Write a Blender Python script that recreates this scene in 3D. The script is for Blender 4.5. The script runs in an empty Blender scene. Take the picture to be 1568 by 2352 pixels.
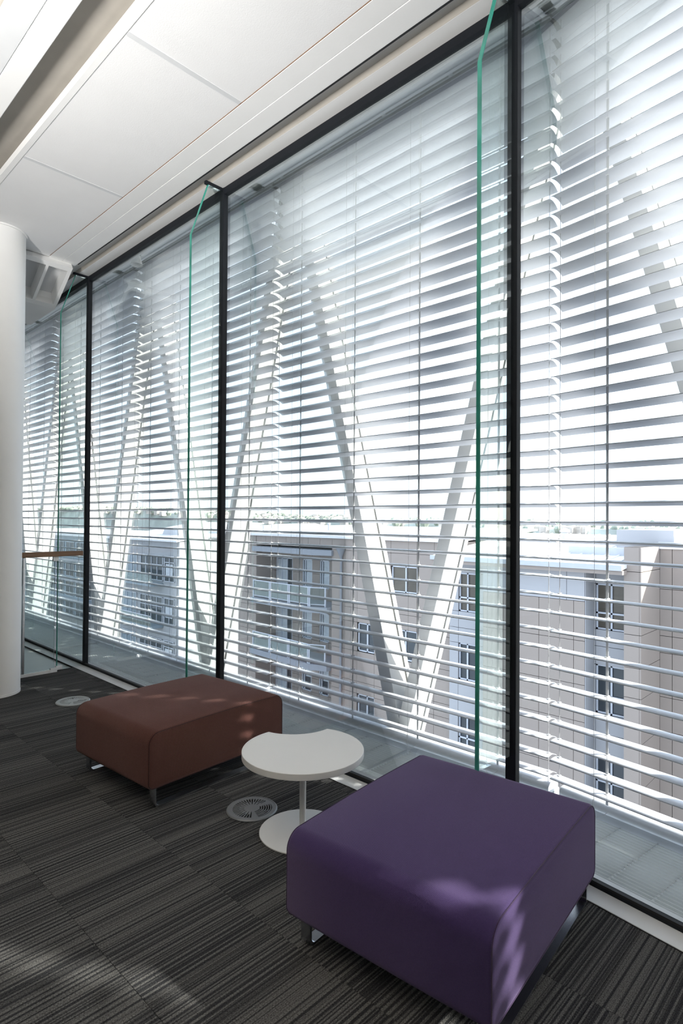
import bpy, bmesh, math, random
from mathutils import Vector, Matrix

random.seed(7)
scene = bpy.context.scene
COL = scene.collection

# ------------------------------------------------------------------ camera
F_PX, YAW, PITCH, ROLL, EYE = 1365.0, math.radians(43.91), math.radians(0.68), math.radians(0.378), 1.5
fw = Vector((-math.sin(YAW) * math.cos(PITCH), math.cos(YAW) * math.cos(PITCH), math.sin(PITCH)))
rt0 = Vector((math.cos(YAW), math.sin(YAW), 0.0))
up0 = rt0.cross(fw)
rt = rt0 * math.cos(ROLL) + up0 * math.sin(ROLL)
up = up0 * math.cos(ROLL) - rt0 * math.sin(ROLL)
cam_data = bpy.data.cameras.new('camera')
cam_data.sensor_fit = 'VERTICAL'
cam_data.sensor_height = 36.0
cam_data.sensor_width = 24.0
cam_data.lens = F_PX / 2352.0 * 36.0
cam_data.clip_start = 0.05
cam_data.clip_end = 3000
cam = bpy.data.objects.new('camera', cam_data)
m = Matrix.Identity(4)
for i in range(3):
    m[i][0], m[i][1], m[i][2] = rt[i], up[i], -fw[i]
m[2][3] = EYE
cam.matrix_world = m
COL.objects.link(cam)
scene.camera = cam

# ------------------------------------------------------------------ sky, sun, exposure
SUN_EL, SUN_AZ = math.radians(27.0), math.radians(33.0)      # azimuth from +X towards +Y
FILL_W = 24.0                                                  # each added fill light behind the camera
world = bpy.data.worlds.new('sky')
scene.world = world
world.use_nodes = True
wn = world.node_tree
wn.nodes.clear()
sky = wn.nodes.new('ShaderNodeTexSky')
sky.sky_type = 'NISHITA'
sky.sun_disc = False
sky.sun_elevation = SUN_EL
sky.sun_rotation = math.radians(90) - SUN_AZ
sky.altitude = 50
sky.air_density = 1.0
sky.dust_density = 2.5
sky.ozone_density = 1.0
sky_k = wn.nodes.new('ShaderNodeVectorMath')                 # clear sky plus an even bright haze
sky_k.operation = 'SCALE'
sky_k.inputs['Scale'].default_value = 0.03
haze = wn.nodes.new('ShaderNodeVectorMath')
haze.operation = 'ADD'
haze.inputs[1].default_value = (0.285, 0.318, 0.37)
bg = wn.nodes.new('ShaderNodeBackground')
bg.inputs['Strength'].default_value = 1.0
wo = wn.nodes.new('ShaderNodeOutputWorld')
wn.links.new(sky.outputs[0], sky_k.inputs[0])
wn.links.new(sky_k.outputs[0], haze.inputs[0])
wn.links.new(haze.outputs[0], bg.inputs['Color'])
wn.links.new(bg.outputs[0], wo.inputs['Surface'])

sun_data = bpy.data.lights.new('sun', 'SUN')
sun_data.energy = 2.7
sun_data.angle = math.radians(1.0)
sun_data.color = (1.0, 0.95, 0.87)
sun = bpy.data.objects.new('sun', sun_data)
sv = Vector((math.cos(SUN_EL) * math.cos(SUN_AZ), math.cos(SUN_EL) * math.sin(SUN_AZ), math.sin(SUN_EL)))
sun.rotation_euler = sv.to_track_quat('Z', 'Y').to_euler()
sun.location = (6, 9, 12)
COL.objects.link(sun)

scene.view_settings.view_transform = 'Standard'
scene.view_settings.look = 'None'
scene.view_settings.exposure = 2.45
scene.view_settings.gamma = 1.0
scene.view_settings.use_curve_mapping = False
cy = scene.cycles
cy.use_denoising = True
cy.use_adaptive_sampling = True
cy.adaptive_threshold = 0.02
cy.max_bounces = 8
cy.diffuse_bounces = 5
cy.glossy_bounces = 3
cy.transmission_bounces = 2
cy.transparent_max_bounces = 24
cy.sample_clamp_indirect = 8.0
cy.caustics_reflective = False
cy.caustics_refractive = False

# ------------------------------------------------------------------ materials
MATS = {}

def nodes_of(name):
    mt = bpy.data.materials.new(name)
    mt.use_nodes = True
    nt = mt.node_tree
    bsdf = nt.nodes['Principled BSDF']
    MATS[name] = mt
    return mt, nt, bsdf

def N(nt, kind, **kw):
    n = nt.nodes.new(kind)
    for k, v in kw.items():
        setattr(n, k, v)
    return n

def plain(name, col, rough=0.6, metal=0.0, var=0.05, scale=6.0, bump=0.0, bscale=80.0, spec=0.5):
    """colour with a little procedural variation and fine relief"""
    mt, nt, b = nodes_of(name)
    b.inputs['Roughness'].default_value = rough
    b.inputs['Metallic'].default_value = metal
    b.inputs['Specular IOR Level'].default_value = spec
    tc = N(nt, 'ShaderNodeTexCoord')
    no = N(nt, 'ShaderNodeTexNoise')
    no.inputs['Scale'].default_value = scale
    no.inputs['Detail'].default_value = 4
    nt.links.new(tc.outputs['Object'], no.inputs['Vector'])
    rp = N(nt, 'ShaderNodeValToRGB')
    rp.color_ramp.elements[0].position = 0.3
    rp.color_ramp.elements[1].position = 0.7
    rp.color_ramp.elements[0].color = (*[max(0, c * (1 - var)) for c in col], 1)
    rp.color_ramp.elements[1].color = (*[min(1, c * (1 + var)) for c in col], 1)
    nt.links.new(no.outputs['Fac'], rp.inputs['Fac'])
    nt.links.new(rp.outputs['Color'], b.inputs['Base Color'])
    if bump > 0:
        n2 = N(nt, 'ShaderNodeTexNoise')
        n2.inputs['Scale'].default_value = bscale
        n2.inputs['Detail'].default_value = 3
        nt.links.new(tc.outputs['Object'], n2.inputs['Vector'])
        bp = N(nt, 'ShaderNodeBump')
        bp.inputs['Strength'].default_value = bump
        bp.inputs['Distance'].default_value = 0.01
        nt.links.new(n2.outputs['Fac'], bp.inputs['Height'])
        nt.links.new(bp.outputs['Normal'], b.inputs['Normal'])
    return mt

def glass(name, tint, refl=1.0, ior=1.45):
    mt = bpy.data.materials.new(name)
    mt.use_nodes = True
    nt = mt.node_tree
    nt.nodes.clear()
    out = N(nt, 'ShaderNodeOutputMaterial')
    tr = N(nt, 'ShaderNodeBsdfTransparent')
    tr.inputs['Color'].default_value = (*tint, 1)
    gl = N(nt, 'ShaderNodeBsdfGlossy')
    gl.inputs['Roughness'].default_value = 0.0
    gl.inputs['Color'].default_value = (0.9, 0.95, 0.95, 1)
    fr = N(nt, 'ShaderNodeFresnel')
    fr.inputs['IOR'].default_value = ior
    mu = N(nt, 'ShaderNodeMath', operation='MULTIPLY')
    mu.inputs[1].default_value = refl
    mx = N(nt, 'ShaderNodeMixShader')
    nt.links.new(fr.outputs[0], mu.inputs[0])
    nt.links.new(mu.outputs[0], mx.inputs[0])
    nt.links.new(tr.outputs[0], mx.inputs[1])
    nt.links.new(gl.outputs[0], mx.inputs[2])
    nt.links.new(mx.outputs[0], out.inputs['Surface'])
    MATS[name] = mt
    return mt

def fabric(name, c0, c1, scale, bump, rough=0.95, sheen=0.3, sheen_tint=(1, 1, 1)):
    mt, nt, b = nodes_of(name)
    b.inputs['Roughness'].default_value = rough
    b.inputs['Specular IOR Level'].default_value = 0.15
    b.inputs['Sheen Weight'].default_value = sheen
    b.inputs['Sheen Roughness'].default_value = 0.5
    b.inputs['Sheen Tint'].default_value = (*sheen_tint, 1)
    tc = N(nt, 'ShaderNodeTexCoord')
    w = N(nt, 'ShaderNodeTexWave', wave_type='BANDS', bands_direction='DIAGONAL')
    w.inputs['Scale'].default_value = scale
    w.inputs['Distortion'].default_value = 1.5
    w.inputs['Detail'].default_value = 2
    w.inputs['Detail Scale'].default_value = 3
    n = N(nt, 'ShaderNodeTexNoise')
    n.inputs['Scale'].default_value = scale * 4
    n.inputs['Detail'].default_value = 4
    n3 = N(nt, 'ShaderNodeTexNoise')
    n3.inputs['Scale'].default_value = 9
    n3.inputs['Detail'].default_value = 3
    for q in (w, n, n3):
        nt.links.new(tc.outputs['Object'], q.inputs['Vector'])
    a = N(nt, 'ShaderNodeMath', operation='MULTIPLY_ADD')
    a.inputs[1].default_value = 0.45
    nt.links.new(w.outputs['Fac'], a.inputs[0])
    k = N(nt, 'ShaderNodeMath', operation='MULTIPLY')
    k.inputs[1].default_value = 0.55
    nt.links.new(n.outputs['Fac'], k.inputs[0])
    nt.links.new(k.outputs[0], a.inputs[2])
    mx = N(nt, 'ShaderNodeMixRGB')
    mx.inputs[1].default_value = (*c0, 1)
    mx.inputs[2].default_value = (*c1, 1)
    cr = N(nt, 'ShaderNodeMapRange', clamp=True)
    cr.inputs['From Min'].default_value = 0.28
    cr.inputs['From Max'].default_value = 0.72
    nt.links.new(a.outputs[0], cr.inputs['Value'])
    nt.links.new(cr.outputs[0], mx.inputs[0])
    nt.links.new(mx.outputs[0], b.inputs['Base Color'])
    bp = N(nt, 'ShaderNodeBump')
    bp.inputs['Strength'].default_value = bump
    bp.inputs['Distance'].default_value = 0.004
    nt.links.new(a.outputs[0], bp.inputs['Height'])
    nt.links.new(bp.outputs['Normal'], b.inputs['Normal'])
    return mt

def carpet(name):
    mt, nt, b = nodes_of(name)
    b.inputs['Roughness'].default_value = 1.0
    b.inputs['Specular IOR Level'].default_value = 0.05
    geo = N(nt, 'ShaderNodeNewGeometry')
    oi = N(nt, 'ShaderNodeObjectInfo')
    sx = N(nt, 'ShaderNodeSeparateXYZ')
    nt.links.new(geo.outputs['Position'], sx.inputs[0])
    off = N(nt, 'ShaderNodeMath', operation='MULTIPLY_ADD')      # x + random * 37
    off.inputs[1].default_value = 37.0
    nt.links.new(oi.outputs['Random'], off.inputs[0])
    nt.links.new(sx.outputs['X'], off.inputs[2])
    def n1(scale, detail, rough):
        n = N(nt, 'ShaderNodeTexNoise', noise_dimensions='1D')
        n.inputs['Scale'].default_value = scale
        n.inputs['Detail'].default_value = detail
        n.inputs['Roughness'].default_value = rough
        nt.links.new(off.outputs[0], n.inputs['W'])
        return n
    fine = n1(95.0, 1.0, 0.4)
    low = n1(6.0, 1.0, 0.5)
    # threshold moves with the low noise: broad light fields with dark lines, dark fields with light lines
    d = N(nt, 'ShaderNodeMath', operation='SUBTRACT')
    nt.links.new(fine.outputs['Fac'], d.inputs[0])
    lm = N(nt, 'ShaderNodeMapRange')
    lm.inputs['From Min'].default_value = 0.3
    lm.inputs['From Max'].default_value = 0.7
    lm.inputs['To Min'].default_value = 0.58
    lm.inputs['To Max'].default_value = 0.44
    nt.links.new(low.outputs['Fac'], lm.inputs['Value'])
    nt.links.new(lm.outputs[0], d.inputs[1])
    st = N(nt, 'ShaderNodeMapRange', clamp=True)
    st.inputs['From Min'].default_value = -0.10
    st.inputs['From Max'].default_value = 0.10
    nt.links.new(d.outputs[0], st.inputs['Value'])
    # loop pile: small tufts stretched along the stripe
    mp = N(nt, 'ShaderNodeMapping')
    mp.inputs['Scale'].default_value = (420, 190, 300)
    nt.links.new(geo.outputs['Position'], mp.inputs['Vector'])
    tn = N(nt, 'ShaderNodeTexNoise')
    tn.inputs['Scale'].default_value = 1.0
    tn.inputs['Detail'].default_value = 2
    nt.links.new(mp.outputs[0], tn.inputs['Vector'])
    mx = N(nt, 'ShaderNodeMixRGB')
    mx.inputs[1].default_value = (0.040, 0.041, 0.044, 1)
    mx.inputs[2].default_value = (0.150, 0.148, 0.143, 1)
    nt.links.new(st.outputs[0], mx.inputs[0])
    tr = N(nt, 'ShaderNodeMapRange')
    tr.inputs['From Min'].default_value = 0.3
    tr.inputs['From Max'].default_value = 0.7
    tr.inputs['To Min'].default_value = 0.35
    tr.inputs['To Max'].default_value = 1.65
    nt.links.new(tn.outputs['Fac'], tr.inputs['Value'])
    tone = N(nt, 'ShaderNodeMapRange')
    tone.inputs['To Min'].default_value = 0.90
    tone.inputs['To Max'].default_value = 1.10
    nt.links.new(oi.outputs['Random'], tone.inputs['Value'])
    mm = N(nt, 'ShaderNodeMath', operation='MULTIPLY')
    nt.links.new(tr.outputs[0], mm.inputs[0])
    nt.links.new(tone.outputs[0], mm.inputs[1])
    mul = N(nt, 'ShaderNodeVectorMath', operation='SCALE')
    nt.links.new(mx.outputs[0], mul.inputs[0])
    nt.links.new(mm.outputs[0], mul.inputs['Scale'])
    nt.links.new(mul.outputs[0], b.inputs['Base Color'])
    bp = N(nt, 'ShaderNodeBump')
    bp.inputs['Strength'].default_value = 0.8
    bp.inputs['Distance'].default_value = 0.006
    nt.links.new(tn.outputs['Fac'], bp.inputs['Height'])
    nt.links.new(bp.outputs['Normal'], b.inputs['Normal'])
    return mt

def wood(name, c0, c1):
    mt, nt, b = nodes_of(name)
    b.inputs['Roughness'].default_value = 0.45
    tc = N(nt, 'ShaderNodeTexCoord')
    mp = N(nt, 'ShaderNodeMapping')
    mp.inputs['Scale'].default_value = (30, 3, 30)
    n = N(nt, 'ShaderNodeTexNoise')
    n.inputs['Scale'].default_value = 2.0
    n.inputs['Detail'].default_value = 6
    n.inputs['Distortion'].default_value = 0.6
    nt.links.new(tc.outputs['Object'], mp.inputs['Vector'])
    nt.links.new(mp.outputs[0], n.inputs['Vector'])
    mx = N(nt, 'ShaderNodeMixRGB')
    mx.inputs[1].default_value = (*c0, 1)
    mx.inputs[2].default_value = (*c1, 1)
    nt.links.new(n.outputs['Fac'], mx.inputs[0])
    nt.links.new(mx.outputs[0], b.inputs['Base Color'])
    return mt

carpet('carpet')
plain('slab', (0.05, 0.05, 0.05), 0.9)
plain('ceiling_white', (0.80, 0.80, 0.80), 0.85, var=0.012, bump=0.08, bscale=160)
plain('plaster', (0.83, 0.83, 0.82), 0.55, var=0.012, bump=0.05, bscale=40)
plain('paint_white', (0.82, 0.82, 0.81), 0.45, var=0.01)
plain('paint_grey', (0.66, 0.67, 0.68), 0.5, var=0.02)
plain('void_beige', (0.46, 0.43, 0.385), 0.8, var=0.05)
plain('wall_paint', (0.20, 0.20, 0.20), 0.8, var=0.02)
plain('black_frame', (0.009, 0.011, 0.015), 0.6, var=0.1, spec=0.25)
plain('gasket', (0.004, 0.004, 0.005), 0.6)
plain('trim_alu', (0.86, 0.88, 0.89), 0.42, metal=0.0, var=0.015)
plain('slat_white', (0.62, 0.64, 0.685), 0.42, metal=0.10, var=0.02, scale=2.0)
plain('wire_steel', (0.55, 0.55, 0.56), 0.4, metal=0.4)
plain('tape', (0.72, 0.73, 0.75), 0.6)
plain('headrail', (0.34, 0.34, 0.33), 0.45, metal=0.3, var=0.05)
plain('soffit_grey', (0.80, 0.82, 0.84), 0.5, metal=0.1, var=0.05, scale=3)
plain('grating', (0.70, 0.72, 0.72), 0.45, metal=0.0, var=0.04)
plain('ledge', (0.72, 0.75, 0.79), 0.35, metal=0.1, var=0.03)
plain('brace_white', (0.50, 0.51, 0.51), 0.42, var=0.02)
plain('brace_dark', (0.05, 0.05, 0.05), 0.7)
plain('chrome', (0.60, 0.62, 0.66), 0.26, metal=1.0, var=0.03)
plain('table_white', (0.90, 0.90, 0.885), 0.38, var=0.008)
plain('vent_grey', (0.24, 0.255, 0.27), 0.42, metal=0.2, var=0.04)
plain('vent_pale', (0.46, 0.48, 0.48), 0.42, metal=0.2, var=0.04)
plain('vent_dark', (0.006, 0.006, 0.007), 0.9)
plain('stone_pale', (0.68, 0.70, 0.70), 0.35, var=0.03)
plain('stone_grey', (0.33, 0.35, 0.36), 0.5, var=0.05)
wood('rail_wood', (0.16, 0.085, 0.045), (0.30, 0.17, 0.10))
fabric('red_fabric', (0.066, 0.024, 0.020), (0.165, 0.074, 0.062), 95, 0.7, sheen=0.25, sheen_tint=(1, 0.7, 0.65))
fabric('red_thread', (0.03, 0.008, 0.008), (0.06, 0.016, 0.015), 200, 0.3)
fabric('purple_fabric', (0.038, 0.023, 0.080), (0.082, 0.053, 0.160), 150, 0.35, sheen=0.35, sheen_tint=(0.85, 0.7, 1))
fabric('purple_thread', (0.03, 0.013, 0.05), (0.055, 0.025, 0.09), 200, 0.3)
glass('pane_glass', (0.965, 0.985, 0.985), 0.5)
glass('fin_glass', (0.955, 0.985, 0.975), 0.45)
plain('fin_edge', (0.045, 0.30, 0.23), 0.12, var=0.35, scale=4.0)
glass('rail_glass', (0.90, 0.95, 0.94), 0.8)
plain('ground', (0.20, 0.20, 0.19), 0.95, var=0.2, scale=0.05)
plain('hill_haze_green', (0.46, 0.50, 0.46), 0.95, var=0.35, scale=0.05)  # distance haze put into the colour as a pale, greyed green
plain('hill_house', (0.66, 0.60, 0.54), 0.9, var=0.3, scale=0.3)
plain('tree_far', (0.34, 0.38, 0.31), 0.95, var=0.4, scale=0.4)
plain('clad_cream', (0.335, 0.285, 0.255), 0.8, var=0.03, scale=0.7)
plain('clad_white', (0.41, 0.41, 0.43), 0.75, var=0.03, scale=0.7)
plain('joint_dark', (0.05, 0.045, 0.045), 0.9)
plain('roof_white', (0.80, 0.80, 0.81), 0.45, var=0.02, scale=0.5)
plain('roof_grey', (0.50, 0.52, 0.56), 0.5, var=0.03)
plain('slab_grey', (0.30, 0.32, 0.36), 0.7, var=0.05)
plain('pipe_grey', (0.26, 0.27, 0.30), 0.55, var=0.05)
plain('win_frame', (0.60, 0.63, 0.70), 0.4, var=0.03)
plain('win_dark', (0.045, 0.055, 0.065), 0.08, var=0.2, scale=0.6)
plain('win_warm', (0.11, 0.095, 0.075), 0.10, var=0.3, scale=0.8)
plain('curtain', (0.52, 0.56, 0.60), 0.8, var=0.12, scale=5.0)
plain('block_grey', (0.36, 0.37, 0.39), 0.7, var=0.05, scale=0.3)
plain('block_blue', (0.22, 0.28, 0.33), 0.25, var=0.1, scale=0.3)

# ------------------------------------------------------------------ mesh helpers
class MB:
    def __init__(self):
        self.v, self.f = [], []
    def add(self, vs, fs):
        o = len(self.v)
        self.v += [tuple(p) for p in vs]
        self.f += [tuple(i + o for i in q) for q in fs]
        return self
    def box(self, x0, x1, y0, y1, z0, z1):
        return self.add([(x0, y0, z0), (x1, y0, z0), (x1, y1, z0), (x0, y1, z0), (x0, y0, z1), (x1, y0, z1), (x1, y1, z1), (x0, y1, z1)],
                        [(0, 3, 2, 1), (4, 5, 6, 7), (0, 1, 5, 4), (1, 2, 6, 5), (2, 3, 7, 6), (3, 0, 4, 7)])
    def prism(self, poly, z0, z1):
        n = len(poly)
        self.add([(x, y, z0) for x, y in poly] + [(x, y, z1) for x, y in poly],
                 [tuple(range(n - 1, -1, -1)), tuple(range(n, 2 * n))] + [(i, (i + 1) % n, n + (i + 1) % n, n + i) for i in range(n)])
        return self
    def extrude_x(self, prof, x0, x1, caps=True):          # prof: (y, z) closed loop
        n = len(prof)
        fs = [(i, (i + 1) % n, n + (i + 1) % n, n + i) for i in range(n)]
        if caps:
            fs += [tuple(range(n - 1, -1, -1)), tuple(range(n, 2 * n))]
        return self.add([(x0, y, z) for y, z in prof] + [(x1, y, z) for y, z in prof], fs)
    def hexa(self, p8):                                     # bottom 4 then top 4
        return self.add(p8, [(0, 3, 2, 1), (4, 5, 6, 7), (0, 1, 5, 4), (1, 2, 6, 5), (2, 3, 7, 6), (3, 0, 4, 7)])
    def tube(self, path, r, n=8, closed=False):
        path = [Vector(p) for p in path]
        rings = []
        m_ = len(path)
        nrm = None
        for i, p in enumerate(path):
            a = path[(i - 1) % m_] if (closed or i > 0) else p
            b = path[(i + 1) % m_] if (closed or i < m_ - 1) else p
            t = (b - a).normalized()
            if nrm is None:
                nrm = t.orthogonal().normalized()
            else:
                nrm = (nrm - t * nrm.dot(t)).normalized()
            bn = t.cross(nrm)
            rings.append([p + nrm * (r * math.cos(k * 2 * math.pi / n)) + bn * (r * math.sin(k * 2 * math.pi / n)) for k in range(n)])
        vs = [q for rg in rings for q in rg]
        fs = []
        last = m_ if closed else m_ - 1
        for i in range(last):
            j = (i + 1) % m_
            for k in range(n):
                fs.append((i * n + k, i * n + (k + 1) % n, j * n + (k + 1) % n, j * n + k))
        if not closed:
            fs += [tuple(range(n - 1, -1, -1)), tuple((m_ - 1) * n + k for k in range(n))]
        return self.add(vs, fs)
    def lathe(self, prof, n=48, cx=0.0, cy=0.0):             # prof: (r, z) from bottom to top, open ended at r=0 or capped
        vs, fs = [], []
        for r, z in prof:
            for k in range(n):
                a = k * 2 * math.pi / n
                vs.append((cx + r * math.cos(a), cy + r * math.sin(a), z))
        for i in range(len(prof) - 1):
            for k in range(n):
                fs.append((i * n + k, i * n + (k + 1) % n, (i + 1) * n + (k + 1) % n, (i + 1) * n + k))
        fs.append(tuple(range(n - 1, -1, -1)))
        fs.append(tuple((len(prof) - 1) * n + k for k in range(n)))
        return self.add(vs, fs)
    def mesh(self, name, mat, smooth=False):
        me = bpy.data.meshes.new(name)
        me.from_pydata(self.v, [], self.f)
        me.materials.append(MATS[mat])
        bm = bmesh.new()
        bm.from_mesh(me)
        bmesh.ops.recalc_face_normals(bm, faces=bm.faces)
        bm.to_mesh(me)
        bm.free()
        if smooth:
            me.shade_smooth()
            me.set_sharp_from_angle(angle=math.radians(40))
        return me
    def build(self, name, mat, parent=None, smooth=False, bevel=0.0, seg=2):
        o = bpy.data.objects.new(name, self.mesh(name, mat, smooth))
        COL.objects.link(o)
        if parent is not None:
            o.parent = parent
        if bevel > 0:
            md = o.modifiers.new('bevel', 'BEVEL')
            md.width = bevel
            md.segments = seg
            md.limit_method = 'ANGLE'
            md.angle_limit = math.radians(40)
            o.data.shade_smooth()
            o.data.set_sharp_from_angle(angle=math.radians(50))
        return o

def link(name, me, parent=None, loc=(0, 0, 0), rotz=0.0):
    o = bpy.data.objects.new(name, me)
    COL.objects.link(o)
    o.location = loc
    o.rotation_euler = (0, 0, rotz)
    if parent is not None:
        o.parent = parent
    return o

def tag(o, label=None, cat=None, group=None, kind=None):
    if label: o['label'] = label
    if cat: o['category'] = cat
    if group: o['group'] = group
    if kind: o['kind'] = kind
    return o

def thing(name, label, cat, loc=(0, 0, 0), rotz=0.0, group=None, kind=None):
    o = bpy.data.objects.new(name, None)
    o.empty_display_size = 0.1
    COL.objects.link(o)
    o.location = loc
    o.rotation_euler = (0, 0, rotz)
    return tag(o, label, cat, group, kind)

def struct(o, label=None):
    o['kind'] = 'structure'
    if label: o['label'] = label
    return o

# ------------------------------------------------------------------ layout of the faceted facade
YG = 2.5435                      # inner face of the straight glazing
BAY = 2.352                      # mullion spacing
CX = -1.35                       # corner mullion
TH = math.radians(8.3)           # the facade turns towards the room here
HEAD = 3.956
def bay_frame(k):
    """origin (left mullion) and rotation of a bay; k=0 first bay right of the corner, -1.. to the left, 1 next right"""
    if k < 0:
        return Vector((CX + k * BAY, YG, 0)), 0.0
    o = Vector((CX, YG, 0))
    a = -TH
    for i in range(k):
        o = o + Vector((math.cos(a), math.sin(a), 0)) * BAY
        a -= TH
    return o, a
R_N = Vector((math.sin(TH), math.cos(TH), 0))
BAYS = [1, 0, -1, -2, -3, -4, -5]

# ------------------------------------------------------------------ room shell
def clip_poly(poly, n, d):
    """keep n.p <= d"""
    out = []
    for i in range(len(poly)):
        a, b = poly[i], poly[(i + 1) % len(poly)]
        da, db = n[0] * a[0] + n[1] * a[1] - d, n[0] * b[0] + n[1] * b[1] - d
        if da <= 0: out.append(a)
        if da * db < 0:
            t = da / (da - db)
            out.append((a[0] + (b[0] - a[0]) * t, a[1] + (b[1] - a[1]) * t))
    return out

n2 = (math.sin(2 * TH), math.cos(2 * TH))
o1, _ = bay_frame(1)
def clip_room(poly, inset):
    p = clip_poly(poly, (0, 1), YG - inset)
    if len(p) > 2: p = clip_poly(p, (R_N.x, R_N.y), R_N.x * CX + R_N.y * YG - inset)
    if len(p) > 2: p = clip_poly(p, n2, n2[0] * o1.x + n2[1] * o1.y - inset)
    return p

EDGE_X = -6.06                   # carpet ends at the balustrade
floor_poly = clip_room([(EDGE_X, -6.0), (3.4, -6.0), (3.4, 4.0), (EDGE_X, 4.0)], -0.03)
floor = struct(MB().prism(floor_poly, -0.40, -0.008).build('floor', 'slab'), 'dark grey striped carpet tile floor')
TS = 0.487
X_T0, Y_T0 = -2.19, 0.925
full = MB().box(0.0008, TS - 0.0008, 0.0008, TS - 0.0008, -0.008, 0.0).mesh('carpet_tile', 'carpet')
for i in range(-9, 8):
    for j in range(-5, 5):
        x0, y0 = X_T0 + i * TS, Y_T0 + j * TS
        if x0 + TS < EDGE_X + 0.02 or x0 > 1.6:
            continue
        g = 0.0008
        sq = [(x0 + g, y0 + g), (x0 + TS - g, y0 + g), (x0 + TS - g, y0 + TS - g), (x0 + g, y0 + TS - g)]
        p = clip_poly(sq, (-1, 0), -EDGE_X)
        p = clip_room(p, 0.0985) if len(p) > 2 else p
        if len(p) < 3:
            continue
        if len(p) == 4 and abs(p[0][0] - sq[0][0]) < 1e-6 and abs(p[2][1] - sq[2][1]) < 1e-6 and abs(p[2][0] - sq[2][0]) < 1e-6 and abs(p[0][1] - sq[0][1]) < 1e-6 and p == sq:
            link('carpet_tile', full, floor, (x0, y0, 0))
        else:
            MB().prism(p, -0.008, 0.0).build('carpet_tile', 'carpet', floor)

# landing beyond the balustrade
landing = struct(MB().box(-14.0, EDGE_X - 0.001, -6.0, YG + 0.03, -0.40, -0.012).build('floor', 'stone_pale'), 'pale polished landing floor beyond the glass balustrade')
MB().box(-9.4, -6.42, -1.0, 2.06, -0.012, -0.008).build('floor_mat', 'stone_grey', landing)

ZC = 3.945
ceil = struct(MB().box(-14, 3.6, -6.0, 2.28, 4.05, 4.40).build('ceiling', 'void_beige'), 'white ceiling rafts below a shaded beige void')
me_panel = MB().box(0.004, 1.4895, 0.0, 0.703, ZC, ZC + 0.03).mesh('ceiling_panel', 'ceiling_white')
PX = [-5.837, -4.3435, -2.850, -1.3565, 0.137, 1.6305]
for x in PX:
    o = link('ceiling_panel', me_panel, ceil, (x, 1.375, 0))
for x in PX[1:]:                 # cover strips on the joints between panels
    MB().box(x - 0.014, x + 0.018, 1.377, 2.076, ZC - 0.0015, ZC + 0.02).build('joint_strip', 'paint_grey', ceil)
    MB().box(x - 0.017, x - 0.0142, 1.377, 2.076, ZC - 0.001, ZC + 0.02).build('joint_shadow', 'soffit_grey', ceil)
MB().box(-5.837, -3.108, 1.340, 1.374, ZC - 0.003, ZC + 0.045).build('edge_trim', 'paint_white', ceil)
MB().box(-3.106, 3.1, 1.340, 1.374, ZC - 0.003, ZC + 0.045).build('edge_trim', 'paint_white', ceil)
MB().box(-5.837, 3.1, 1.36, 2.30, ZC + 0.035, ZC + 0.06).build('raft_back', 'plaster', ceil)
# plaster bulkhead between the rafts and the glazing: two flush bands with a fine joint
bh = struct(MB().box(-5.86, 3.0, 2.2025, 2.333, ZC - 0.006, ZC + 0.09).build('trim_1', 'plaster', None, bevel=0.003), 'white plaster bulkhead band beside the window slot')
MB().box(-5.86, 3.0, 2.0825, 2.201, ZC - 0.004, ZC + 0.09).build('bulkhead_band', 'plaster', bh, bevel=0.002)
MB().box(-5.80, 3.0, 2.3333, 2.342, ZC - 0.007, ZC + 0.012).build('gap_shadow_strip', 'gasket', bh)  # solid black strip stands in for the shadow at the band edge
MB().box(-5.80, 3.0, 2.0783, 2.0822, ZC - 0.002, ZC + 0.02).build('gap_shadow_strip', 'rail_wood', bh)  # solid brown strip drawn as the dark of the gap beside the panels
# linear white raft in the void on the left
beam = struct(MB().box(-14, 3.1, 0.922, 1.029, ZC, ZC + 0.10).build('trim_2', 'paint_grey', None, bevel=0.004), 'white linear ceiling raft in the beige void')
MB().box(-14, 3.1, 1.0295, 1.145, ZC, ZC + 0.10).build('raft_panel', 'paint_white', beam, bevel=0.004)

struct(MB().box(3.4, 3.6, -6.0, 2.4, -0.4, 4.4).build('wall_right', 'wall_paint'), 'plain painted end wall')
struct(MB().box(-14.2, 3.6, -6.2, -6.0, -0.4, 4.4).build('wall_back', 'wall_paint'), 'plain painted back wall')
struct(MB().box(-14.2, -14.0, -6.0, 2.6, -0.4, 4.4).build('wall_left', 'wall_paint'), 'plain painted wall at the far end')

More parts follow.
